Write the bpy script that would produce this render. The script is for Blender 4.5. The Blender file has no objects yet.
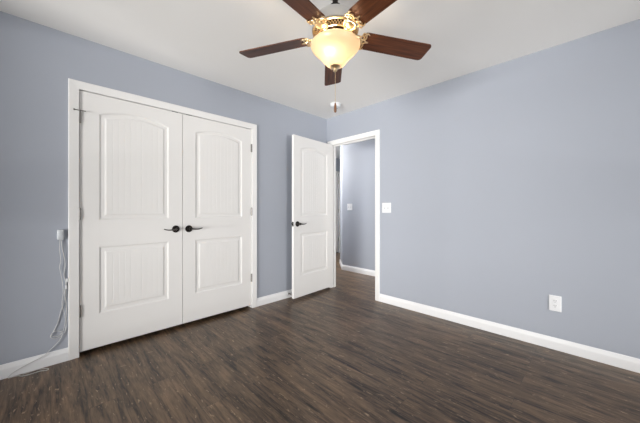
import bpy, bmesh, math, random
from mathutils import Vector, Matrix

random.seed(4)
scene = bpy.context.scene
COL = scene.collection
PI = math.pi
R = math.radians

# ------------------------------------------------------------------ camera
cam_data = bpy.data.cameras.new('camera')
cam = bpy.data.objects.new('camera', cam_data)
COL.objects.link(cam)
cam.location = (-2.909, -2.793, 1.126)
cam.rotation_euler = (R(90), 0, R(45.2 - 90))
cam_data.sensor_width = 36
cam_data.lens = 276.4 / 640 * 36
cam_data.shift_y = -2.2 / 640
cam_data.clip_start = 0.02
scene.camera = cam

# ------------------------------------------------------------------ world, daylight, exposure
scene.view_settings.view_transform = 'Standard'
scene.view_settings.look = 'None'
scene.view_settings.gamma = 1
scene.view_settings.use_curve_mapping = False
scene.view_settings.exposure = 0.0

world = bpy.data.worlds.new('sky')
scene.world = world
world.use_nodes = True
wn = world.node_tree.nodes
bg = wn['Background']
bg.inputs['Color'].default_value = (0.62, 0.76, 1.0, 1)
bg.inputs['Strength'].default_value = 0.1


def area(name, loc, rot, sx, sy, power, col):
    d = bpy.data.lights.new(name, 'AREA')
    d.shape = 'RECTANGLE'
    d.size, d.size_y = sx, sy
    d.energy = power
    d.color = col
    o = bpy.data.objects.new(name, d)
    o.location = loc
    o.rotation_euler = rot
    COL.objects.link(o)
    return o


XB, YB = -4.0, -4.0              # two unseen walls behind the camera, set back to even the light
H = 2.44
# light panels added outside the two large unseen windows, standing in for bright
# ground, sky and a glow at one pane; balanced to even the room
def aimed(name, loc, to, sx, sy, power, col):
    o = area(name, loc, (0, 0, 0), sx, sy, power, col)
    o.rotation_euler = (Vector(to) - Vector(loc)).to_track_quat('-Z', 'Y').to_euler()
    return o


WHITE = (1.0, 0.984, 0.957)
GROUND = (1.0, 0.976, 0.938)
LEFT, RIGHT = (XB, -1.4, 1.2), (-1.3, YB, 1.2)      # middles of the two windows
area('daylight_panel_right', (-1.0, YB - 0.2, 0.75), (R(90), 0, 0), 1.2, 1.0, 10, WHITE)
aimed('low_sky_panel_left', (XB - 4, -2.5, 0.8), LEFT, 2.5, 1.4, 570, WHITE)
aimed('ground_panel_left', (XB - 4, -2.5, -0.6), LEFT, 2.5, 1.4, 87, GROUND)
aimed('ground_panel_far_left', (XB - 4, -0.6, -0.6), LEFT, 2.5, 1.4, 60, GROUND)
aimed('sky_panel_left', (XB - 4, -1.3, 2.6), LEFT, 2.5, 1.4, 55, WHITE)  # added panel that lifts the lower part of the right wall
aimed('low_sky_panel_right', (-2.5, YB - 4, 0.8), RIGHT, 2.5, 1.4, 220, WHITE)
aimed('ground_panel_right', (-2.5, YB - 4, -0.6), RIGHT, 2.5, 1.4, 44, GROUND)
aimed('low_sky_panel_far_right', (-4.5, YB - 4, 0.8), RIGHT, 2.5, 1.4, 107, WHITE)
aimed('sky_panel_far_right', (-4.5, YB - 4, 2.4), RIGHT, 2.5, 1.4, 70, WHITE)


# ------------------------------------------------------------------ materials
def mat(name, col, rough=0.5, metal=0.0, spec=0.5, coat=0.0):
    m = bpy.data.materials.new(name)
    m.use_nodes = True
    b = m.node_tree.nodes['Principled BSDF']
    b.inputs['Base Color'].default_value = (*col, 1)
    b.inputs['Roughness'].default_value = rough
    b.inputs['Metallic'].default_value = metal
    b.inputs['Specular IOR Level'].default_value = spec
    b.inputs['Coat Weight'].default_value = coat
    return m


def bumpy(m, scale, strength, dist=0.001, detail=3):
    nt = m.node_tree
    tc = nt.nodes.new('ShaderNodeTexCoord')
    nz = nt.nodes.new('ShaderNodeTexNoise')
    nz.inputs['Scale'].default_value = scale
    nz.inputs['Detail'].default_value = detail
    bp = nt.nodes.new('ShaderNodeBump')
    bp.inputs['Strength'].default_value = strength
    bp.inputs['Distance'].default_value = dist
    nt.links.new(tc.outputs['Object'], nz.inputs['Vector'])
    nt.links.new(nz.outputs['Fac'], bp.inputs['Height'])
    nt.links.new(bp.outputs['Normal'], nt.nodes['Principled BSDF'].inputs['Normal'])
    return m


M = {}
M['wall'] = bumpy(mat('blue_grey_wall_paint', (0.396, 0.424, 0.484), 0.6, spec=0.35), 160, 0.25)
M['ceiling'] = bumpy(mat('white_ceiling_paint', (0.88, 0.87, 0.85), 0.9, spec=0.1), 90, 0.3)
M['white'] = mat('white_trim_paint', (0.86, 0.855, 0.845), 0.35, spec=0.4)
M['door'] = mat('white_door_paint', (0.84, 0.83, 0.815), 0.42, spec=0.4)
M['base'] = mat('white_baseboard_paint', (0.90, 0.905, 0.915), 0.35, spec=0.4)
M['plastic'] = mat('white_plastic', (0.82, 0.83, 0.85), 0.35)
M['cord'] = mat('white_cord', (0.64, 0.64, 0.63), 0.5)
M['pale_slot'] = mat('pale_grey_slot', (0.5, 0.51, 0.53), 0.6)
M['adapter'] = mat('adapter_plastic', (0.60, 0.63, 0.66), 0.4)
M['slot'] = mat('dark_slot', (0.03, 0.03, 0.03), 0.6)
M['bronze'] = mat('dark_bronze', (0.018, 0.015, 0.013), 0.28, metal=0.6)
M['pewter'] = mat('grey_lever_metal', (0.11, 0.105, 0.10), 0.3, metal=0.85)
M['nickel'] = mat('satin_nickel', (0.27, 0.26, 0.245), 0.4, metal=0.9)
M['fan_steel'] = mat('brushed_fan_metal', (0.70, 0.70, 0.69), 0.34, metal=0.9)
M['brass'] = mat('antique_brass', (0.74, 0.57, 0.34), 0.32, metal=0.95)
M['dark_brass'] = mat('dark_fan_metal', (0.06, 0.035, 0.02), 0.35, metal=0.7)
M['grey_rubber'] = mat('grey_rubber', (0.18, 0.18, 0.18), 0.7)
M['closet_dark'] = mat('closet_wall_paint', (0.40, 0.445, 0.535), 0.7)


def wood_blade():
    m = mat('walnut_blade', (0.1, 0.04, 0.02), 0.42, spec=0.3)
    nt = m.node_tree
    L = nt.links.new
    tc = nt.nodes.new('ShaderNodeTexCoord')
    mp = nt.nodes.new('ShaderNodeMapping')
    mp.inputs['Scale'].default_value = (3.0, 60, 20)
    nz = nt.nodes.new('ShaderNodeTexNoise')
    nz.inputs['Scale'].default_value = 1.6
    nz.inputs['Detail'].default_value = 5
    cr = nt.nodes.new('ShaderNodeValToRGB')
    cr.color_ramp.elements[0].position = 0.3
    cr.color_ramp.elements[0].color = (0.056, 0.016, 0.006, 1)
    cr.color_ramp.elements[1].position = 0.75
    cr.color_ramp.elements[1].color = (0.158, 0.050, 0.017, 1)
    L(tc.outputs['Object'], mp.inputs['Vector'])
    L(mp.outputs['Vector'], nz.inputs['Vector'])
    L(nz.outputs['Fac'], cr.inputs['Fac'])
    L(cr.outputs['Color'], nt.nodes['Principled BSDF'].inputs['Base Color'])
    return m


M['blade'] = wood_blade()
M['pendant'] = mat('wood_pull', (0.16, 0.07, 0.03), 0.4)


def floor_mat():
    m = mat('dark_plank_floor', (0.07, 0.055, 0.047), 0.4, spec=0.4)
    nt = m.node_tree
    L = nt.links.new
    N = nt.nodes.new
    bs = nt.nodes['Principled BSDF']
    tc = N('ShaderNodeTexCoord')
    # planks run along world Y: rotate so that brick rows lie across X
    mp = N('ShaderNodeMapping')
    mp.inputs['Rotation'].default_value = (0, 0, R(90))
    L(tc.outputs['Object'], mp.inputs['Vector'])
    br = N('ShaderNodeTexBrick')
    br.offset = 0.37
    br.offset_frequency = 2
    br.inputs['Scale'].default_value = 1.0
    br.inputs['Brick Width'].default_value = 1.22
    br.inputs['Row Height'].default_value = 0.152
    br.inputs['Mortar Size'].default_value = 0.0008
    br.inputs['Mortar Smooth'].default_value = 0.1
    br.inputs['Bias'].default_value = 0.0
    br.inputs['Color1'].default_value = (0.0, 0.0, 0.0, 1)
    br.inputs['Color2'].default_value = (1, 1, 1, 1)
    br.inputs['Mortar'].default_value = (0.5, 0.5, 0.5, 1)
    L(mp.outputs['Vector'], br.inputs['Vector'])
    # per plank offset of the grain
    off = N('ShaderNodeVectorMath')
    off.operation = 'MULTIPLY'
    off.inputs[1].default_value = (7.3, 3.1, 0)
    L(br.outputs['Color'], off.inputs[0])
    add = N('ShaderNodeVectorMath')
    L(tc.outputs['Object'], add.inputs[0])
    L(off.outputs[0], add.inputs[1])
    # grain: stretched along Y
    def noise(scale_vec, sc, det, dist=0.0, rough=0.55):
        mm = N('ShaderNodeMapping')
        mm.inputs['Scale'].default_value = scale_vec
        L(add.outputs[0], mm.inputs['Vector'])
        n = N('ShaderNodeTexNoise')
        n.inputs['Scale'].default_value = sc
        n.inputs['Detail'].default_value = det
        n.inputs['Roughness'].default_value = rough
        n.inputs['Distortion'].default_value = dist
        L(mm.outputs['Vector'], n.inputs['Vector'])
        return n.outputs['Fac']
    g1 = noise((14, 1.6, 1), 1.0, 5, 0.9, 0.6)
    g2 = noise((60, 5.0, 1), 1.2, 4, 0.5, 0.68)
    g3 = noise((60, 16.0, 1), 1.0, 3, 0.5, 0.6)
    r1 = N('ShaderNodeValToRGB')
    e = r1.color_ramp.elements
    e[0].position = 0.38; e[0].color = FLOOR_A
    e[1].position = 0.64; e[1].color = FLOOR_B
    mx = N('ShaderNodeMath'); mx.operation = 'MULTIPLY_ADD'
    mx.inputs[1].default_value = 0.47
    L(g2, mx.inputs[0])
    m2 = N('ShaderNodeMath'); m2.operation = 'MULTIPLY'
    m2.inputs[1].default_value = 0.53
    L(g1, m2.inputs[0])
    L(m2.outputs[0], mx.inputs[2])
    L(mx.outputs[0], r1.inputs['Fac'])
    # light worn flecks
    r2 = N('ShaderNodeValToRGB')
    r2.color_ramp.elements[0].position = 0.62
    r2.color_ramp.elements[1].position = 0.71
    L(g3, r2.inputs['Fac'])
    mix = N('ShaderNodeMix'); mix.data_type = 'RGBA'
    fl = N('ShaderNodeMath'); fl.operation = 'MULTIPLY'; fl.inputs[1].default_value = 0.75
    L(r2.outputs['Color'], fl.inputs[0])
    L(fl.outputs[0], mix.inputs['Factor'])
    L(r1.outputs['Color'], mix.inputs['A'])
    mix.inputs['B'].default_value = (0.46, 0.33, 0.21, 1)
    # per plank value
    hv = N('ShaderNodeHueSaturation')
    vm = N('ShaderNodeMapRange')
    vm.inputs['To Min'].default_value = 0.92
    vm.inputs['To Max'].default_value = 1.08
    L(br.outputs['Color'], vm.inputs['Value'])
    L(vm.outputs['Result'], hv.inputs['Value'])
    L(mix.outputs['Result'], hv.inputs['Color'])
    # seams
    sm = N('ShaderNodeMix'); sm.data_type = 'RGBA'
    L(br.outputs['Fac'], sm.inputs['Factor'])
    L(hv.outputs['Color'], sm.inputs['A'])
    sm.inputs['B'].default_value = (0.035, 0.027, 0.022, 1)
    L(sm.outputs['Result'], bs.inputs['Base Color'])
    rr = N('ShaderNodeMapRange')
    rr.inputs['To Min'].default_value = 0.26
    rr.inputs['To Max'].default_value = 0.42
    L(g2, rr.inputs['Value'])
    L(rr.outputs['Result'], bs.inputs['Roughness'])
    bp = N('ShaderNodeBump')
    bp.inputs['Strength'].default_value = 0.25
    bp.inputs['Distance'].default_value = 0.0015
    L(g2, bp.inputs['Height'])
    L(bp.outputs['Normal'], bs.inputs['Normal'])
    return m


FLOOR_A = (0.013, 0.0082, 0.0056, 1)
FLOOR_B = (0.240, 0.154, 0.092, 1)
M['floor'] = floor_mat()


def glass_bowl_mat():
    m = bpy.data.materials.new('frosted_amber_glass')
    m.use_nodes = True
    nt = m.node_tree
    N = nt.nodes.new
    L = nt.links.new
    out = nt.nodes['Material Output']
    nt.nodes.remove(nt.nodes['Principled BSDF'])
    tr = N('ShaderNodeBsdfTranslucent'); tr.inputs['Color'].default_value = (0.88, 0.80, 0.69, 1)
    df = N('ShaderNodeBsdfDiffuse'); df.inputs['Color'].default_value = (0.64, 0.53, 0.38, 1)
    gl = N('ShaderNodeBsdfGlossy'); gl.inputs['Roughness'].default_value = 0.25
    a = N('ShaderNodeMixShader'); a.inputs[0].default_value = 0.42
    b = N('ShaderNodeMixShader'); b.inputs[0].default_value = 0.05
    L(tr.outputs[0], a.inputs[1]); L(df.outputs[0], a.inputs[2])
    L(a.outputs[0], b.inputs[1]); L(gl.outputs[0], b.inputs[2])
    L(b.outputs[0], out.inputs['Surface'])
    return m


M['bowl'] = glass_bowl_mat()


def emit_mat(name, col, s):
    m = bpy.data.materials.new(name)
    m.use_nodes = True
    b = m.node_tree.nodes['Principled BSDF']
    b.inputs['Base Color'].default_value = (1, 1, 1, 1)
    b.inputs['Emission Color'].default_value = (*col, 1)
    b.inputs['Emission Strength'].default_value = s
    return m


BULB = 190
M['bulb'] = emit_mat('lit_bulb', (1.0, 0.81, 0.57), BULB)


def pane_mat():
    m = bpy.data.materials.new('window_glass')
    m.use_nodes = True
    nt = m.node_tree
    nt.nodes.remove(nt.nodes['Principled BSDF'])
    t = nt.nodes.new('ShaderNodeBsdfTransparent')
    g = nt.nodes.new('ShaderNodeBsdfGlossy'); g.inputs['Roughness'].default_value = 0.02
    x = nt.nodes.new('ShaderNodeMixShader'); x.inputs[0].default_value = 0.06
    nt.links.new(t.outputs[0], x.inputs[1]); nt.links.new(g.outputs[0], x.inputs[2])
    nt.links.new(x.outputs[0], nt.nodes['Material Output'].inputs['Surface'])
    return m


M['pane'] = pane_mat()


# ------------------------------------------------------------------ mesh helpers
def obj(name, bm, m, parent=None, smooth=False, angle=None):
    me = bpy.data.meshes.new(name)
    bmesh.ops.recalc_face_normals(bm, faces=bm.faces[:])
    if smooth:
        for f in bm.faces:
            f.smooth = True
        if angle is not None:
            for e in bm.edges:
                if len(e.link_faces) == 2 and e.calc_face_angle(0) > R(angle):
                    e.smooth = False
    bm.to_mesh(me)
    bm.free()
    me.materials.append(m)
    o = bpy.data.objects.new(name, me)
    COL.objects.link(o)
    if parent:
        o.parent = parent
    return o


def tag(o, label, cat, group=None, kind=None):
    o['label'] = label
    o['category'] = cat
    if group:
        o['group'] = group
    if kind:
        o['kind'] = kind
    return o


def empty(name, loc, rz=0, rot=None):
    o = bpy.data.objects.new(name, None)
    o.empty_display_size = 0.1
    COL.objects.link(o)
    o.location = loc
    o.rotation_euler = rot if rot else (0, 0, rz)
    return o


def box(bm, a, b, mtx=None):
    x0, y0, z0 = a
    x1, y1, z1 = b
    vs = [bm.verts.new(p) for p in ((x0, y0, z0), (x1, y0, z0), (x1, y1, z0), (x0, y1, z0),
                                    (x0, y0, z1), (x1, y0, z1), (x1, y1, z1), (x0, y1, z1))]
    if mtx:
        for v in vs:
            v.co = mtx @ v.co
    for q in ((0, 3, 2, 1), (4, 5, 6, 7), (0, 1, 5, 4), (1, 2, 6, 5), (2, 3, 7, 6), (3, 0, 4, 7)):
        bm.faces.new([vs[i] for i in q])
    return bm


def bevel(bm, w, seg=2):
    bmesh.ops.bevel(bm, geom=bm.edges[:], offset=w, segments=seg, affect='EDGES', profile=0.6)
    return bm


def lathe(bm, prof, n=32, mtx=None, cap=True):
    """revolve (r, z) pairs about Z"""
    rings = []
    for r, z in prof:
        if r < 1e-6:
            v = bm.verts.new((0, 0, z))
            rings.append([v])
        else:
            rings.append([bm.verts.new((r * math.cos(2 * PI * i / n), r * math.sin(2 * PI * i / n), z)) for i in range(n)])
    for A, B in zip(rings, rings[1:]):
        for i in range(n):
            j = (i + 1) % n
            if len(A) == 1 and len(B) == 1:
                continue
            if len(A) == 1:
                bm.faces.new((A[0], B[i], B[j]))
            elif len(B) == 1:
                bm.faces.new((A[i], A[j], B[0]))
            else:
                bm.faces.new((A[i], A[j], B[j], B[i]))
    if cap:
        for ring in (rings[0], rings[-1]):
            if len(ring) > 2:
                bm.faces.new(ring)
    if mtx:
        for ring in rings:
            for v in ring:
                v.co = mtx @ v.co
    return bm


def tube(bm, pts, rad, n=8, caps=True, closed=False):
    P = [Vector(p) for p in pts]
    rr = rad if isinstance(rad, (list, tuple)) else [rad] * len(P)
    prev = None
    rings = []
    for i, p in enumerate(P):
        if closed:
            t = P[(i + 1) % len(P)] - P[i - 1]
        else:
            t = P[min(i + 1, len(P) - 1)] - P[max(i - 1, 0)]
        t.normalize()
        if prev is None:
            up = Vector((0, 0, 1)) if abs(t.z) < 0.9 else Vector((1, 0, 0))
            u = t.cross(up).normalized()
        else:
            u = (prev - t * prev.dot(t)).normalized()
        prev = u
        w = t.cross(u)
        rings.append([bm.verts.new(p + (u * math.cos(2 * PI * k / n) + w * math.sin(2 * PI * k / n)) * rr[i]) for k in range(n)])
    pairs = list(zip(rings, rings[1:]))
    if closed:
        pairs.append((rings[-1], rings[0]))
    for A, B in pairs:
        for k in range(n):
            j = (k + 1) % n
            bm.faces.new((A[k], A[j], B[j], B[k]))
    if caps and not closed:
        bm.faces.new(rings[0])
        bm.faces.new(rings[-1])
    return bm


def smooth_path(pts, per=8):
    """Catmull-Rom"""
    P = [Vector(p) for p in pts]
    out = []
    for i in range(len(P) - 1):
        a, b, c, d = P[max(i - 1, 0)], P[i], P[i + 1], P[min(i + 2, len(P) - 1)]
        for k in range(per):
            t = k / per
            out.append(0.5 * ((2 * b) + (c - a) * t + (2 * a - 5 * b + 4 * c - d) * t * t + (3 * b - a - 3 * c + d) * t ** 3))
    out.append(P[-1])
    return out


def struct(name, bm, m, label=None, cat=None, smooth=False, angle=None):
    o = obj(name, bm, m, smooth=smooth, angle=angle)
    o['kind'] = 'structure'
    if label:
        o['label'] = label
        o['category'] = cat
    return o


# ------------------------------------------------------------------ the room shell
WT = 0.115                       # wall thickness
CX0, CX1, CZ = -2.731, -1.232, 2.045      # closet opening on the left wall (plane y = 0)
DY0, DY1, DZ = -0.849, -0.086, 2.048      # doorway on the right wall (plane x = 0)
RT = 0.090                        # the right wall is a thinner partition
HX = 1.025                        # far wall of the hallway
HY = 0.575                        # where that wall ends
HE = 1.95                         # end wall of the hallway

b = bmesh.new()
box(b, (XB - WT, YB - WT, -0.12), (3.6, HE + WT, 0))
struct('floor', b, M['floor'])
b = bmesh.new()
box(b, (XB - WT, YB - WT, H), (3.6, HE + WT, H + 0.1))
struct('ceiling', b, M['ceiling'])

b = bmesh.new()
box(b, (XB, 0, 0), (CX0, WT, H))
box(b, (CX1, 0, 0), (0.0, WT, H))
box(b, (CX0, 0, CZ), (CX1, WT, H))
struct('wall_left', b, M['wall'])

b = bmesh.new()
box(b, (0, YB, 0), (RT, DY0, H))
box(b, (0, DY1, 0), (RT, HE, H))
box(b, (0, DY0, DZ), (RT, DY1, H))
struct('wall_right', b, M['wall'])


def wall_with_window(name, along, a0, a1, plane, w0, w1, z0, z1):
    b = bmesh.new()
    def bx(p0, p1, q0, q1):
        if along == 'y':
            box(b, (plane - WT, p0, q0), (plane, p1, q1))
        else:
            box(b, (p0, plane - WT, q0), (p1, plane, q1))
    bx(a0, w0, 0, H); bx(w1, a1, 0, H); bx(w0, w1, 0, z0); bx(w0, w1, z1, H)
    return struct(name, b, M['wall'])


W0, W1 = 0.10, 2.20  # unseen window openings made tall to spread light evenly down the walls
wall_with_window('wall_rear_left', 'y', YB - WT, WT, XB, -2.5, -0.5, W0, W1)
wall_with_window('wall_rear_right', 'x', XB, WT, YB, -2.3, -0.3, W0, W1)


def window(name, mtx, w, label):
    """double hung pair, local: x along the wall, y out of the room, z up"""
    root = empty(name, (0, 0, 0))
    root.matrix_world = mtx
    root['kind'] = 'structure'
    root['label'] = label
    root['category'] = 'window'
    hh = W1 - W0
    b = bmesh.new()
    for x0, x1 in ((0, 0.05), (w / 2 - 0.035, w / 2 + 0.035), (w - 0.05, w)):
        box(b, (x0, 0.03, 0), (x1, 0.09, hh))
    for x0, x1 in ((0.05, w / 2 - 0.035), (w / 2 + 0.035, w - 0.05)):
        for z0, z1 in ((0, 0.05), (hh / 2 - 0.02, hh / 2 + 0.02), (hh - 0.05, hh)):
            box(b, (x0, 0.03, z0), (x1, 0.09, z1))
    obj('window_frame', b, M['white'], root)
    b = bmesh.new()
    box(b, (-0.06, -0.016, -0.06), (0, 0, hh + 0.06))
    box(b, (w, -0.016, -0.06), (w + 0.06, 0, hh + 0.06))
    box(b, (0, -0.016, hh), (w, 0, hh + 0.06))
    obj('casing', b, M['white'], root)
    b = bmesh.new()
    box(b, (-0.08, -0.045, -0.03), (w + 0.08, 0.03, 0))
    box(b, (-0.06, -0.014, -0.085), (w + 0.06, 0, -0.03))
    obj('window_sill', b, M['white'], root)
    for x0, x1 in ((0.05, w / 2 - 0.035), (w / 2 + 0.035, w - 0.05)):
        b = bmesh.new()
        box(b, (x0, 0.058, 0.05), (x1, 0.062, hh - 0.05))
        obj('pane', b, M['pane'], root)
    return root


window('window_1', Matrix.Translation((XB, -2.5, W0)) @ Matrix.Rotation(R(90), 4, 'Z'), 2.0, 'unseen double window behind the camera on the left, shaped for the light')
window('window_2', Matrix.Translation((-0.3, YB, W0)) @ Matrix.Rotation(R(180), 4, 'Z'), 2.0, 'unseen double window behind the camera on the right, shaped for the light')

# closet interior
b = bmesh.new()
box(b, (CX0 - 0.25, 0.70, 0), (CX1 + 0.25, 0.75, H))
box(b, (CX0 - 0.30, WT, 0), (CX0 - 0.25, 0.75, H))
box(b, (CX1 + 0.25, WT, 0), (CX1 + 0.30, 0.75, H))
struct('wall_closet', b, M['closet_dark'])

# hallway
plan = [(HX, -2.2), (HX, HY), (1.45, 1.0), (3.4, 1.0), (3.4, -2.2)]
b = bmesh.new()
lo = [b.verts.new((x, y, 0)) for x, y in plan]
hi = [b.verts.new((x, y, H)) for x, y in plan]
b.faces.new(lo); b.faces.new(hi)
for i in range(5):
    b.faces.new((lo[i], lo[(i + 1) % 5], hi[(i + 1) % 5], hi[i]))
struct('wall_hallway', b, M['wall'])
FX0, FX1 = 1.68, 2.495             # doorway in the end wall of the hallway
b = bmesh.new()
box(b, (RT, HE, 0), (FX0, HE + WT, H))
box(b, (FX1, HE, 0), (3.5, HE + WT, H))
box(b, (FX0, HE, 2.045), (FX1, HE + WT, H))
struct('wall_hallway_end', b, M['wall'])
b = bmesh.new()
box(b, (3.4, HY, 0), (3.5, HE, H))
box(b, (RT, -2.3, 0), (3.0, -2.2, H))
struct('wall_hallway_side', b, M['wall'])
b = bmesh.new()
box(b, (FX0 - 0.1, HE + WT + 0.30, 0), (FX1 + 0.1, HE + WT + 0.35, H))
struct('wall_hallway_room', b, M['closet_dark'])


# ------------------------------------------------------------------ casings and jambs
CAS = [(0.0, 0.0), (0.0, 0.0095), (0.003, 0.0110), (0.012, 0.0115), (0.024, 0.0125), (0.040, 0.0140), (0.052, 0.0150), (0.060, 0.0150), (0.063, 0.0125), (0.063, 0.0)]


def casing_bm(a0, a1, ztop, to_world, reveal=0.005, foot=0.0, scale=1.0):
    """mitred colonial casing round three sides; to_world(along, out, z)"""
    b = bmesh.new()
    rows = []
    for o, t in CAS:
        o = o * scale + reveal
        rows.append([b.verts.new(to_world(*p)) for p in ((a0 - o, t, foot), (a0 - o, t, ztop + o), (a1 + o, t, ztop + o), (a1 + o, t, foot))])
    for A, B in zip(rows, rows[1:]):
        for i in range(3):
            b.faces.new((A[i], A[i + 1], B[i + 1], B[i]))
    b.faces.new([r[0] for r in rows]); b.faces.new([r[3] for r in rows])
    for A, B in ((rows[-1], rows[0]),):
        for i in range(3):
            b.faces.new((A[i], A[i + 1], B[i + 1], B[i]))
    return b


LW = lambda a, o, z: (a, -o, z)
RW = lambda a, o, z: (-o, a, z)
JT = 0.018
# the opening clear of the jambs is CX0..CX1; jamb boards sit inside the opening
struct('trim_1', casing_bm(CX0, CX1, CZ, LW, reveal=-0.004, scale=0.98), M['white'], 'white casing around the closet double doors', 'door trim')
b = bmesh.new()
box(b, (CX0, 0, 0), (CX0 + 0.004, WT, CZ))
box(b, (CX1 - 0.004, 0, 0), (CX1, WT, CZ))
box(b, (CX0 + 0.004, 0, CZ - 0.004), (CX1 - 0.004, WT, CZ))
struct('trim_2', b, M['white'], 'white jamb boards of the closet opening', 'door trim')
struct('trim_3', casing_bm(DY0, DY1, DZ, RW, reveal=-0.006, scale=0.98), M['white'], 'white casing around the bedroom doorway', 'door trim')
b = bmesh.new()
box(b, (0, DY0, 0), (RT, DY0 + 0.006, DZ))
box(b, (0, DY1 - 0.006, 0), (RT, DY1, DZ))
box(b, (0, DY0 + 0.006, DZ - 0.006), (RT, DY1 - 0.006, DZ))
# door stops
box(b, (0.045, DY0 + 0.006, 0), (0.08, DY0 + 0.017, DZ - 0.006))
box(b, (0.045, DY1 - 0.017, 0), (0.08, DY1 - 0.006, DZ - 0.006))
box(b, (0.045, DY0 + 0.017, DZ - 0.017), (0.08, DY1 - 0.017, DZ - 0.006))
struct('trim_4', b, M['white'], 'white jamb boards and stops of the bedroom doorway', 'door trim')
struct('trim_5', casing_bm(DY0, DY1, DZ, lambda a, o, z: (RT + o, a, z), reveal=-0.006), M['white'], 'white casing on the hallway side of the bedroom doorway', 'door trim')
struct('trim_6', casing_bm(FX0, FX1, 2.045, lambda a, o, z: (a, HE - o, z), reveal=-0.006), M['white'], 'white casing around the far hallway door', 'door trim')


# ------------------------------------------------------------------ baseboards
BASE = [(0, 0), (0.0135, 0), (0.0135, 0.060), (0.0125, 0.066), (0.009, 0.074), (0.0065, 0.084), (0.004, 0.092), (0, 0.094)]


def base_run(b, pts, normals_sign=1):
    """profile along a polyline of floor points; room is on the left of the run"""
    P = [Vector((x, y, 0)) for x, y in pts]
    rows = []
    for i, p in enumerate(P):
        d0 = (P[i] - P[i - 1]).normalized() if i else None
        d1 = (P[i + 1] - P[i]).normalized() if i < len(P) - 1 else None
        n0 = Vector((-d0.y, d0.x, 0)) if d0 else None
        n1 = Vector((-d1.y, d1.x, 0)) if d1 else None
        if n0 and n1:
            n = (n0 + n1)
            n = n / (1 + n0.dot(n1))
        else:
            n = n0 or n1
        rows.append([b.verts.new(p + n * o + Vector((0, 0, z))) for o, z in BASE])
    k = len(BASE)
    for A, B in zip(rows, rows[1:]):
        for i in range(k):
            b.faces.new((A[i], A[(i + 1) % k], B[(i + 1) % k], B[i]))
    b.faces.new(rows[0]); b.faces.new(rows[-1])
    return b


CW = 0.058
struct('baseboard_left', base_run(bmesh.new(), [(CX0 - CW, 0), (XB, 0)]), M['base'])
struct('baseboard_middle', base_run(bmesh.new(), [(0, DY1 + CW), (0, 0), (CX1 + CW, 0)]), M['base'])
struct('baseboard_right', base_run(bmesh.new(), [(0, YB), (0, DY0 - CW)]), M['base'])
struct('baseboard_rear', base_run(bmesh.new(), [(XB, 0), (XB, YB), (0, YB)]), M['base'])
struct('baseboard_hallway', base_run(bmesh.new(), [(HX, -2.2), (HX, HY), (1.45, 1.0), (3.0, 1.0)]), M['base'])
struct('baseboard_hallway_end', base_run(bmesh.new(), [(FX0 - CW, HE), (RT, HE)]), M['base'])


# ------------------------------------------------------------------ doors
def arch_outline(x0, x1, z0, zs, rise, d, n=16):
    """points of an arched rectangle inset by d, from the lower left counter-clockwise"""
    c = (x1 - x0) / 2
    xm = (x0 + x1) / 2
    if rise > 0:
        Rr = (c * c + rise * rise) / (2 * rise)
        zc = zs + rise - Rr
    xs = [x1 - d - (x1 - x0 - 2 * d) * i / n for i in range(n + 1)]
    pts = [(x0 + d, z0 + d), (x1 - d, z0 + d)]
    for x in xs:
        if rise > 0:
            z = zc + math.sqrt((Rr - d) ** 2 - (x - xm) ** 2)
        else:
            z = zs - d
        pts.append((x, z))
    return pts


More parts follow.
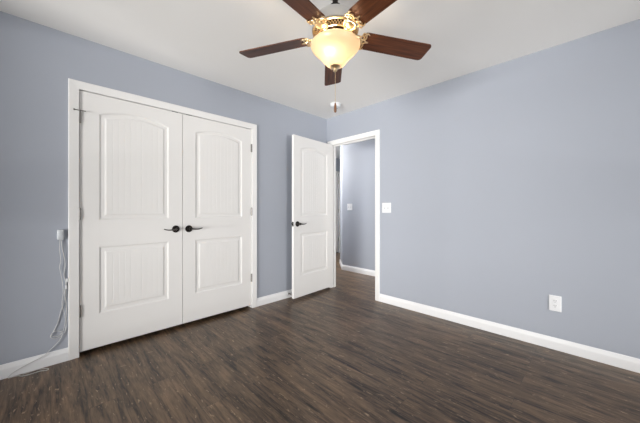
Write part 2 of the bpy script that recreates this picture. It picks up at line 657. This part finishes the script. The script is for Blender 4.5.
def door_leaf(root, w, h, T=0.035, both=False, z0=0.0):
    """parts of a two panel arch top plank door in root's space: x 0..w, front face y = 0 facing -y, z from z0"""
    st = 0.114 * w / 0.745
    lx0, lx1 = st + 0.003, w - st - 0.003
    lo = (0.262, 0.795)
    up = (1.005, 1.850)              # spring line of the arch
    rise = 0.050
    n = 16
    faces_y = [(0.0, 1)] + ([(T, -1)] if both else [])
    # frame: stiles and rails
    b = bmesh.new()
    def quad(pts, y):
        b.faces.new([b.verts.new((x, y, z)) for x, z in pts])
    up_o = arch_outline(lx0, lx1, up[0], up[1], rise, 0, n)
    for y, s in faces_y:
        quad([(0, z0), (lx0, z0), (lx0, h), (0, h)], y)
        quad([(lx1, z0), (w, z0), (w, h), (lx1, h)], y)
        quad([(lx0, z0), (lx1, z0), (lx1, lo[0]), (lx0, lo[0])], y)
        quad([(lx0, lo[1]), (lx1, lo[1]), (lx1, up[0]), (lx0, up[0])], y)
        arc = up_o[2:]
        for p, q in zip(arc, arc[1:]):
            quad([p, (p[0], h), (q[0], h), q], y)
    if not both:
        quad([(0, z0), (w, z0), (w, h), (0, h)], T)
    for a, c in (((0, z0), (w, z0)), ((w, z0), (w, h)), ((w, h), (0, h)), ((0, h), (0, z0))):
        b.faces.new([b.verts.new(p) for p in ((a[0], 0, a[1]), (c[0], 0, c[1]), (c[0], T, c[1]), (a[0], T, a[1]))])
    bmesh.ops.remove_doubles(b, verts=b.verts[:], dist=1e-5)
    obj('door_frame', b, M['door'], root)
    # panels
    PROF = [(0, 0), (0.003, 0.0008), (0.012, 0.0056), (0.015, 0.0064), (0.034, 0.0064), (0.037, 0.0060), (0.047, 0.0022), (0.050, 0.0018)]
    for nm, (za, zb), rs in (('upper_panel', up, rise), ('lower_panel', lo, 0.0)):
        b = bmesh.new()
        for y, s in faces_y:
            rows = []
            for d, dep in PROF:
                rows.append([b.verts.new((x, y + s * dep, z)) for x, z in arch_outline(lx0, lx1, za, zb, rs, d, n)])
            k = len(rows[0])
            for A, B in zip(rows, rows[1:]):
                for i in range(k):
                    b.faces.new((A[i], A[(i + 1) % k], B[(i + 1) % k], B[i]))
            # planked field with V grooves
            dlast, ylast = PROF[-1]
            xa, xb = lx0 + dlast, lx1 - dlast
            c = (lx1 - lx0) / 2; xm = (lx0 + lx1) / 2
            def ztop(x):
                if rs > 0:
                    Rr = (c * c + rs * rs) / (2 * rs)
                    return zb + rs - Rr + math.sqrt((Rr - dlast) ** 2 - (x - xm) ** 2)
                return zb - dlast
            np_ = 10
            xs = [(xa, 0)]
            pw = (xb - xa) / np_
            for i in range(np_):
                l = xa + i * pw; r = l + pw
                for q in (0.25, 0.5, 0.75):
                    xs.append((l + pw * q, 0))
                if i < np_ - 1:
                    xs += [(r - 0.0026, 0), (r - 0.0008, 0.0010), (r + 0.0008, 0.0010), (r + 0.0026, 0)]
            xs.append((xb, 0))
            cols = [(b.verts.new((x, y + s * (ylast + g), za + dlast)), b.verts.new((x, y + s * (ylast + g), ztop(x)))) for x, g in xs]
            for A, B in zip(cols, cols[1:]):
                b.faces.new((A[0], B[0], B[1], A[1]))
        bmesh.ops.remove_doubles(b, verts=b.verts[:], dist=1e-5)
        obj(nm, b, M['door'], root)


def lever_handle(root, x, z, direction, y=0.0, s=-1):
    """rose on the face y, projecting s*y; the lever runs towards direction (+1 / -1 in x)"""
    rose = bmesh.new()
    mt = Matrix.Translation((x, y, z)) @ Matrix.Rotation(R(90) if s < 0 else R(-90), 4, 'X')
    lathe(rose, [(0.0335, 0.0), (0.0335, 0.004), (0.031, 0.008), (0.026, 0.0105), (0.020, 0.0115), (0.016, 0.014), (0.0125, 0.02), (0.0125, 0.046), (0.0145, 0.05), (0.0145, 0.058), (0.010, 0.061), (0, 0.0615)], 28, mt)
    h = obj('lever_handle', rose, M['bronze'], root, True, 40)
    lv = bmesh.new()
    d = direction
    pts = smooth_path([(x, y + s * 0.054, z), (x + d * 0.020, y + s * 0.055, z - 0.001), (x + d * 0.045, y + s * 0.054, z - 0.004),
                       (x + d * 0.075, y + s * 0.050, z - 0.004), (x + d * 0.100, y + s * 0.047, z + 0.002), (x + d * 0.112, y + s * 0.046, z + 0.006)], 5)
    nn = len(pts)
    tube(lv, pts, [0.0085 - 0.0045 * (i / (nn - 1)) for i in range(nn)], 10)
    obj('lever', lv, M['pewter'], h, True, 50)
    return h


def hinge(root, x, z, stop=0):
    """barrel knuckle of a hinge at the edge of the leaf"""
    b = bmesh.new()
    lathe(b, [(0.0, -0.046), (0.005, -0.046), (0.0078, -0.043), (0.0078, -0.015), (0.0068, -0.0145), (0.0078, -0.014), (0.0078, 0.014),
              (0.0068, 0.0145), (0.0078, 0.015), (0.0078, 0.043), (0.004, 0.046), (0.0, 0.047)], 12, Matrix.Translation((x, -0.006, z)))
    box(b, (x - 0.009, -0.0015, z - 0.044), (x + 0.009, -0.0002, z + 0.044))
    h = obj('hinge', b, M['nickel'], root, True, 40)
    if stop:
        b = bmesh.new()
        tube(b, [(x - 0.026, -0.014, z + 0.050), (x + 0.036, -0.016, z + 0.050)], 0.0035, 8)
        lathe(b, [(0.0075, 0.046), (0.0075, 0.054)], 12, Matrix.Translation((x, -0.006, z)))
        lathe(b, [(0.006, 0), (0.007, 0.004), (0.007, 0.010), (0, 0.011)], 12, Matrix.Translation((x - 0.026, -0.014, z + 0.050)) @ Matrix.Rotation(R(-90), 4, 'Y'))
        obj('door_stop', b, M['nickel'], h, True, 40)
    return h


def ball_catch(root, x, h):
    b = bmesh.new()
    box(b, (x - 0.026, -0.0015, h), (x + 0.026, 0.030, h + 0.0045))
    lathe(b, [(0.007, 0), (0.006, 0.004), (0.003, 0.0055), (0, 0.006)], 12, Matrix.Translation((x, 0.015, h)))
    obj('ball_catch', b, M['slot'], root)


GAPZ = 0.034
GY = 0.002                        # closet leaves sit just behind the wall face
lw = (CX1 - CX0 - 0.008 - 0.010) / 2
d1 = empty('door_1', (CX0 + 0.007, GY, GAPZ))
tag(d1, 'left leaf of the white double closet doors, lever pointing left', 'door', 'closet double doors', 'structure')
door_leaf(d1, lw, 2.002)
lever_handle(d1, lw - 0.058, 0.941 - GAPZ, -1)
for z, stp in ((1.83, 1), (1.09, 0), (0.345, 0)):
    hinge(d1, 0.0, z - GAPZ, stp)
ball_catch(d1, lw - 0.065, 2.002)

d2 = empty('door_2', (CX1 - 0.007 - lw, GY, GAPZ))
tag(d2, 'right leaf of the white double closet doors, lever pointing right', 'door', 'closet double doors', 'structure')
door_leaf(d2, lw, 2.002)
lever_handle(d2, 0.056, 0.938 - GAPZ, 1)
for z in (1.825, 1.10, 0.345):
    hinge(d2, lw, z - GAPZ)
ball_catch(d2, 0.06, 2.002)

# bedroom door standing open against the left wall
OPEN = 86
a = R(-90 - OPEN)
dv = Vector((math.cos(a), math.sin(a), 0))
nv = Vector((-dv.y, dv.x, 0))
pin = Vector((-0.006, -0.084, 0))
DW = 0.755
free = pin + dv * (DW + 0.005) + nv * 0.041
d3 = empty('door_3', (free.x, free.y, 0.034), rz=math.atan2(-dv.y, -dv.x))
tag(d3, 'white two-panel bedroom door standing open beside the doorway', 'door', None, 'structure')
door_leaf(d3, DW, 2.006, both=True)
lever_handle(d3, 0.060, 0.945 - 0.034, 1)
lever_handle(d3, 0.060, 0.945 - 0.034, 1, y=0.035, s=1)
b = bmesh.new()
box(b, (-0.0012, 0.005, 0.945 - 0.034 - 0.028), (0.0, 0.030, 0.945 - 0.034 + 0.028))
box(b, (-0.011, 0.011, 0.945 - 0.034 - 0.009), (-0.0012, 0.024, 0.945 - 0.034 + 0.009))
obj('latch', b, M['bronze'], d3)
for z in (1.83, 1.09, 0.345):
    b = bmesh.new()
    lathe(b, [(0.0, -0.046), (0.006, -0.044), (0.006, 0.044), (0.0, 0.046)], 12, Matrix.Translation((DW + 0.004, 0.041, z - 0.034)))
    obj('hinge', b, M['nickel'], d3, True, 40)

# far hallway door, a hand's width ajar into its room
d4 = empty('door_4', (FX0 + 0.009, HE + 0.012, 0.02))
tag(d4, 'white door at the far end of the hallway', 'door', None, 'structure')
door_leaf(d4, FX1 - FX0 - 0.032, 2.015)
for z in (1.83, 1.09, 0.345):
    hinge(d4, FX1 - FX0 - 0.022, z - 0.02)


# ------------------------------------------------------------------ plates on the walls
def plate_bm(w, h, t):
    b = bmesh.new()
    box(b, (-w / 2, -t, -h / 2), (w / 2, 0, h / 2))
    es = [e for e in b.edges if all(v.co.y < -t / 2 for v in e.verts)]
    bmesh.ops.bevel(b, geom=es, offset=t * 0.6, segments=3, affect='EDGES')
    return b


def switch(name, loc, rz, n, label, group=None):
    r = empty(name, loc, rz)
    tag(r, label, 'light switch', group)
    w = 0.074 + 0.046 * (n - 1)
    obj('cover_plate', plate_bm(w, 0.120, 0.006), M['plastic'], r, True, 35)
    for i in range(n):
        x = (i - (n - 1) / 2) * 0.046
        b = bmesh.new()
        box(b, (x - 0.0055, -0.0070, -0.0125), (x + 0.0055, -0.0055, 0.0125))
        sl = obj('slot', b, M['pale_slot'], r)
        b = bmesh.new()
        box(b, (x - 0.004, -0.019, 0.001), (x + 0.004, -0.0062, 0.009), Matrix.Rotation(R(-14), 4, 'X'))
        obj('toggle', b, M['plastic'], r)
        for z in (-0.030, 0.030):
            b = bmesh.new()
            lathe(b, [(0.003, 0), (0.0028, 0.001), (0, 0.0013)], 10, Matrix.Translation((x, -0.006, z)) @ Matrix.Rotation(R(90), 4, 'X'))
            obj('screw', b, M['plastic'], r, True, 40)
    return r


switch('light_switch', (0, -0.999, 1.144), R(-90), 2, 'white two-toggle light switch on the blue wall right of the doorway')
switch('light_switch', (HX, 0.397, 1.168), R(-90), 2, 'white light switch on the hallway wall seen through the doorway')

r = empty('power_outlet', (0, -2.548, 0.370), R(-90))
tag(r, 'white power outlet low on the right wall above the baseboard', 'outlet')
obj('cover_plate', plate_bm(0.078, 0.125, 0.006), M['plastic'], r, True, 35)
for z in (-0.0195, 0.0195):
    b = bmesh.new()
    lathe(b, [(0.0172, 0.0), (0.0172, 0.0014), (0.016, 0.0022), (0, 0.0022)], 24, Matrix.Translation((0, -0.0058, z)) @ Matrix.Rotation(R(90), 4, 'X'))
    rc = obj('receptacle', b, M['plastic'], r, True, 30)
    b = bmesh.new()
    box(b, (-0.0078, -0.0084, z - 0.002), (-0.0052, -0.0078, z + 0.008))
    box(b, (0.0052, -0.0084, z - 0.001), (0.0078, -0.0078, z + 0.008))
    lathe(b, [(0.0027, 0), (0.0027, 0.0006)], 10, Matrix.Translation((0, -0.0078, z - 0.0085)) @ Matrix.Rotation(R(90), 4, 'X'))
    obj('slots', b, M['slot'], rc)
b = bmesh.new()
lathe(b, [(0.003, 0), (0.0028, 0.001), (0, 0.0013)], 10, Matrix.Translation((0, -0.006, 0)) @ Matrix.Rotation(R(90), 4, 'X'))
obj('screw', b, M['plastic'], r, True, 40)

# small stop screwed into the baseboard beside the open door
r = empty('door_bumper', (-0.711, -0.0133, 0.052))
tag(r, 'small metal door bumper on the baseboard beside the open bedroom door', 'door bumper')
b = bmesh.new()
mt = Matrix.Rotation(R(90), 4, 'X')
lathe(b, [(0.011, 0), (0.011, 0.003), (0.005, 0.006), (0.005, 0.050), (0.006, 0.052)], 16, mt)
obj('stem', b, M['nickel'], r, True, 40)
b = bmesh.new()
lathe(b, [(0.0085, 0.051), (0.0095, 0.053), (0.0095, 0.063), (0.008, 0.066), (0, 0.0665)], 16, mt)
obj('rubber_tip', b, M['grey_rubber'], r, True, 40)

# cord holder with its looped white cord left of the closet
r = empty('cord_adapter', (-2.831, 0, 0.94))
tag(r, 'small white wall adapter with a dangling cord left of the closet', 'adapter')
b = bmesh.new()
box(b, (-0.019, -0.026, -0.038), (0.019, 0, 0.038))
bevel(b, 0.011, 4)
body = obj('housing', b, M['adapter'], r, True, 50)
b = bmesh.new()
box(b, (-0.010, -0.030, -0.012), (0.010, -0.025, 0.022))
bevel(b, 0.002, 2)
obj('button', b, M['adapter'], body, True, 50)


def wl(pts):
    return [(x + 2.831, y, z - 0.94) for x, y, z in pts]


b = bmesh.new()
strand = smooth_path(wl([(-2.828, -0.013, 0.903), (-2.822, -0.012, 0.84), (-2.812, -0.010, 0.78), (-2.806, -0.008, 0.72), (-2.812, -0.007, 0.64),
                         (-2.800, -0.006, 0.55), (-2.812, -0.006, 0.45), (-2.830, -0.006, 0.37), (-2.848, -0.006, 0.29), (-2.872, -0.007, 0.232), (-2.884, -0.009, 0.208),
                         (-2.862, -0.010, 0.186), (-2.822, -0.010, 0.197), (-2.803, -0.009, 0.235), (-2.799, -0.008, 0.32), (-2.800, -0.010, 0.42), (-2.808, -0.011, 0.50), (-2.803, -0.010, 0.56), (-2.797, -0.011, 0.59)]), 6)
tube(b, strand, 0.0021, 8)
obj('cord', b, M['cord'], r, True)
b = bmesh.new()
strand = smooth_path(wl([(-2.834, -0.013, 0.903), (-2.836, -0.012, 0.83), (-2.829, -0.014, 0.75), (-2.836, -0.011, 0.70), (-2.824, -0.012, 0.62), (-2.816, -0.012, 0.52), (-2.822, -0.012, 0.42),
                         (-2.805, -0.012, 0.33), (-2.808, -0.012, 0.27), (-2.822, -0.013, 0.215), (-2.855, -0.014, 0.200), (-2.880, -0.014, 0.216), (-2.864, -0.015, 0.240), (-2.828, -0.016, 0.230),
                         (-2.822, -0.014, 0.20), (-2.845, -0.012, 0.155), (-2.895, -0.014, 0.105), (-2.93, -0.021, 0.080), (-2.99, -0.021, 0.060), (-3.06, -0.022, 0.030), (-3.085, -0.03, 0.006),
                         (-3.062, -0.030, 0.004), (-3.040, -0.036, 0.0035), (-3.020, -0.060, 0.0035), (-2.985, -0.068, 0.0035), (-2.935, -0.064, 0.0035), (-2.905, -0.082, 0.0035), (-2.893, -0.070, 0.0035),
                         (-2.915, -0.042, 0.0035), (-2.950, -0.024, 0.0035), (-2.985, -0.030, 0.0035), (-3.02, -0.034, 0.004)]), 6)
tube(b, strand, 0.0021, 8)
obj('cord', b, M['cord'], r, True)
for x0, x1, y0, y1, za, zb in ((-2.803, -2.789, -0.017, -0.004, 0.585, 0.612), (-2.806, -2.794, -0.018, -0.005, 0.535, 0.562)):
    b = bmesh.new()
    box(b, (x0 + 2.831, y0, za - 0.94), (x1 + 2.831, y1, zb - 0.94))
    bevel(b, 0.003, 2)
    obj('plug', b, M['plastic'], r, True, 50)


# ------------------------------------------------------------------ smoke detector
r = empty('smoke_detector', (-0.335, -0.475, H))
tag(r, 'round white smoke detector on the ceiling near the room corner', 'smoke detector')
b = bmesh.new()
lathe(b, [(0.068, 0), (0.068, -0.008), (0.064, -0.010), (0.062, -0.012)], 36)
obj('base_ring', b, M['plastic'], r, True, 35)
b = bmesh.new()
lathe(b, [(0.060, -0.010), (0.060, -0.016), (0.056, -0.017), (0.056, -0.021), (0.060, -0.022), (0.058, -0.032), (0.048, -0.038), (0.022, -0.040), (0.020, -0.042), (0, -0.042)], 36)
obj('cover', b, M['plastic'], r, True, 35)
b = bmesh.new()
lathe(b, [(0.008, -0.0395), (0.007, -0.0435), (0, -0.044)], 14, Matrix.Translation((0.036, 0, 0.0015)))
obj('test_button', b, M['grey_rubber'], r, True, 35)


# ------------------------------------------------------------------ ceiling fan
FZ = 2.148                        # height of the blades
fan = empty('ceiling_fan', (-1.700, -1.703, H))
tag(fan, 'five-blade ceiling fan with dark wood blades and lit frosted glass bowl', 'ceiling fan')
ZB = FZ - H


def z_(z):
    return z - H


b = bmesh.new()
lathe(b, [(0.068, 0), (0.070, -0.006), (0.066, -0.030), (0.050, -0.055), (0.030, -0.064), (0.022, -0.066)], 40)
obj('canopy', b, M['fan_steel'], fan, True, 35)
b = bmesh.new()
lathe(b, [(0.016, -0.060), (0.016, z_(2.325)), (0.031, z_(2.322)), (0.034, z_(2.300)), (0.034, z_(2.276)), (0.030, z_(2.270))], 24)
rod = obj('downrod', b, M['bronze'], fan, True, 35)
b = bmesh.new()
lathe(b, [(0.028, z_(2.278)), (0.060, z_(2.275)), (0.098, z_(2.262)), (0.122, z_(2.238)), (0.133, z_(2.210)), (0.137, z_(2.186)), (0.137, z_(2.174)), (0.131, z_(2.169))], 56)
obj('motor_housing', b, M['fan_steel'], fan, True, 35)
# lower ring with pierced gallery
b = bmesh.new()
lathe(b, [(0.128, z_(2.171)), (0.134, z_(2.169)), (0.1355, z_(2.166)), (0.134, z_(2.163)), (0.127, z_(2.161)), (0.124, z_(2.163))], 56)
ring = obj('gallery_ring', b, M['brass'], fan, True, 35)
b = bmesh.new()
lathe(b, [(0.126, z_(2.164)), (0.103, z_(2.143)), (0.070, z_(2.139))], 48)
obj('gallery_liner', b, M['dark_brass'], ring, True, 35)
b = bmesh.new()
for row in range(2):
    for i in range(44):
        an = 2 * PI * (i + 0.5 * row) / 44
        z = z_(2.1565 - row * 0.0068)
        rr = 0.1205 - row * 0.0075
        for tw in (45, -45):
            m4 = Matrix.Rotation(an, 4, 'Z') @ Matrix.Translation((rr, 0, z)) @ Matrix.Rotation(R(48), 4, 'Y') @ Matrix.Rotation(R(tw), 4, 'X')
            box(b, (-0.002, -0.0062, -0.0012), (0.002, 0.0062, 0.0012), m4)
lathe(b, [(0.106, z_(2.1455)), (0.1045, z_(2.141)), (0.099, z_(2.1395))], 48, cap=False)
obj('lattice', b, M['brass'], ring)
b = bmesh.new()
lathe(b, [(0.066, z_(2.142)), (0.066, z_(2.128)), (0.060, z_(2.122)), (0.052, z_(2.118)), (0.052, z_(2.100)), (0.066, z_(2.096)), (0.080, z_(2.094))], 40)
obj('switch_housing', b, M['dark_brass'], fan, True, 35)

# blades with their irons
PIT = R(-12.6)


def blade_bm():
    b = bmesh.new()
    r0, r1, w0, w1, t = 0.165, 0.630, 0.061, 0.067, 0.006
    pts = []
    def corner(cx, cy, rad, a0, a1, n=6):
        for i in range(n + 1):
            an = a0 + (a1 - a0) * i / n
            pts.append((cx + rad * math.cos(an), cy + rad * math.sin(an)))
    corner(r0 + 0.028, -w0 + 0.028, 0.028, PI, 1.5 * PI)
    corner(r1 - 0.022, -w1 + 0.022, 0.022, -PI / 2, 0)
    corner(r1 - 0.022, w1 - 0.022, 0.022, 0, PI / 2)
    corner(r0 + 0.028, w0 - 0.028, 0.028, PI / 2, PI)
    lo = [b.verts.new((x, y, -t / 2)) for x, y in pts]
    hi = [b.verts.new((x, y, t / 2)) for x, y in pts]
    b.faces.new(lo); b.faces.new(hi)
    for i in range(len(pts)):
        j = (i + 1) % len(pts)
        b.faces.new((lo[i], lo[j], hi[j], hi[i]))
    return b


def torus(b, c, r, t, axis='Z', sx=1.0):
    pts = [(c[0] + sx * r * math.cos(2 * PI * i / 18), c[1] + r * math.sin(2 * PI * i / 18), c[2]) for i in range(18)]
    tube(b, pts, t, 6, closed=True)


def iron_bm():
    """ornate open bracket under the blade root, in the blade's own tilted space"""
    b = bmesh.new()
    z = -0.0075
    # arm from the hub, then open scrollwork spreading under the blade root
    tube(b, smooth_path([(0.086, 0, -0.015), (0.112, 0, -0.013), (0.135, 0, -0.010), (0.170, 0, z)], 5), 0.0075, 8)
    for s in (-1, 1):
        tube(b, smooth_path([(0.092, s * 0.004, -0.015), (0.114, s * 0.028, -0.013), (0.136, s * 0.038, -0.010), (0.154, s * 0.024, z), (0.148, s * 0.006, z)], 5), 0.0045, 6)
        torus(b, (0.161, s * 0.026, z), 0.0125, 0.0042)
        torus(b, (0.166, s * 0.050, z), 0.0095, 0.0040)
        tube(b, smooth_path([(0.150, s * 0.010, z), (0.172, s * 0.010, z), (0.186, s * 0.024, z), (0.184, s * 0.040, z), (0.176, s * 0.056, z)], 5), 0.0048, 6)
        tube(b, smooth_path([(0.176, s * 0.056, z), (0.188, s * 0.058, z), (0.200, s * 0.050, z)], 5), [0.0045] * 5 + [0.004, 0.0038, 0.0034, 0.003, 0.0026, 0.002], 6)
    torus(b, (0.180, 0, z), 0.011, 0.0042)
    tube(b, [(0.188, 0, z), (0.202, 0, z), (0.212, 0, z)], [0.0065, 0.005, 0.002], 8)
    return b


def medallion_bm():
    b = bmesh.new()
    lathe(b, [(0.0, -0.018), (0.010, -0.017), (0.022, -0.012), (0.026, -0.009), (0.029, -0.011), (0.032, -0.011), (0.035, -0.007), (0.035, 0.0)], 28, Matrix.Translation((0.132, 0, -0.006)))
    return b


blade0 = iron0 = med0 = None
for k in range(5):
    an = R(44) + k * R(72)
    mtx = Matrix.Rotation(an, 4, 'Z')
    tilt = mtx @ Matrix.Translation((0, 0, ZB)) @ Matrix.Rotation(PIT, 4, 'X')
    if k == 0:
        blade0 = obj('blade', blade_bm(), M['blade'], fan)
        iron0 = obj('blade_iron', iron_bm(), M['brass'], blade0, True, 60)
        med0 = obj('medallion', medallion_bm(), M['brass'], blade0, True, 35)
        bl = blade0
    else:
        bl = blade0.copy(); COL.objects.link(bl); bl.parent = fan
        for src in (iron0, med0):
            c = src.copy(); COL.objects.link(c); c.parent = bl
    bl.matrix_local = tilt

# light kit
b = bmesh.new()
outer = [(r_, z_(z)) for r_, z in ((0.138, 2.098), (0.1445, 2.092), (0.1435, 2.081), (0.136, 2.067), (0.122, 2.051), (0.106, 2.036), (0.091, 2.021), (0.078, 2.006), (0.067, 1.992), (0.056, 1.979), (0.042, 1.968), (0.024, 1.961), (0.010, 1.958))]
inner = [(r_ - 0.004, z + 0.003) for r_, z in reversed(outer)]
lathe(b, outer + inner, 56, cap=False)
obj('glass_bowl', b, M['bowl'], fan, True)
b = bmesh.new()
lathe(b, [(0.0, z_(1.976)), (0.020, z_(1.974)), (0.033, z_(1.966)), (0.029, z_(1.960)), (0.018, z_(1.956)), (0.012, z_(1.953)), (0.010, z_(1.948)), (0.013, z_(1.944)), (0.010, z_(1.938)), (0.004, z_(1.933)), (0.0, z_(1.931))], 24)
obj('finial', b, M['brass'], fan, True, 50)
# bulbs inside the bowl
for an, rr in ((R(200), 0.056), (R(20), 0.048)):
    b = bmesh.new()
    p = Vector((rr * math.cos(an), rr * math.sin(an), z_(2.042)))
    ax = Vector((math.cos(an) * 0.45, math.sin(an) * 0.45, -0.6)).normalized()
    q = ax.to_track_quat('Z', 'Y').to_matrix().to_4x4()
    lathe(b, [(0.0, 0.036), (0.010, 0.034), (0.018, 0.025), (0.0205, 0.012), (0.019, 0.0), (0.014, -0.014), (0.010, -0.022), (0.0, -0.024)], 20, Matrix.Translation(p) @ q)
    bu = obj('light_bulb', b, M['bulb'], fan, True)
    b = bmesh.new()
    lathe(b, [(0.0125, -0.022), (0.0125, -0.044), (0.016, -0.046), (0.016, -0.066)], 16, Matrix.Translation(p) @ q)
    obj('bulb_socket', b, M['nickel'], bu, True, 40)
# pull chain
b = bmesh.new()
zc = z_(1.933)
while zc > z_(1.752):
    bmesh.ops.create_icosphere(b, subdivisions=1, radius=0.0019, matrix=Matrix.Translation((0, 0, zc)))
    zc -= 0.0042
tube(b, [(0, 0, z_(1.935)), (0, 0, z_(1.748))], 0.0007, 5)
ch = obj('pull_chain', b, M['brass'], fan, True)
b = bmesh.new()
lathe(b, [(0.0, z_(1.752)), (0.004, z_(1.751)), (0.0055, z_(1.742)), (0.0075, z_(1.728)), (0.0082, z_(1.712)), (0.007, z_(1.700)), (0.004, z_(1.695)), (0.0, z_(1.694))], 14)
obj('pendant', b, M['pendant'], ch, True, 60)


# ------------------------------------------------------------------ hallway ceiling lights (out of the doorway's view, the second one added)
def hall_light(loc, strength, label):
    r = empty('hallway_light', loc)
    tag(r, label, 'ceiling light')
    b = bmesh.new()
    lathe(b, [(0.16, 0), (0.16, -0.02), (0.15, -0.024)], 32)
    obj('base', b, M['nickel'], r, True, 35)
    b = bmesh.new()
    lathe(b, [(0.145, -0.022), (0.14, -0.05), (0.11, -0.08), (0.06, -0.098), (0, -0.104)], 32, cap=False)
    obj('shade', b, emit_mat('lit_hall_shade', (1.0, 0.96, 0.90), strength), r, True)


hall_light((0.57, 1.35, H), 230, 'round ceiling light in the hallway beyond the bedroom doorway')
hall_light((0.57, -1.85, H), 50, 'added unseen ceiling light in the hallway, brightening its wall')  # extra lamp added to brighten the hallway wall but not its slanted corner
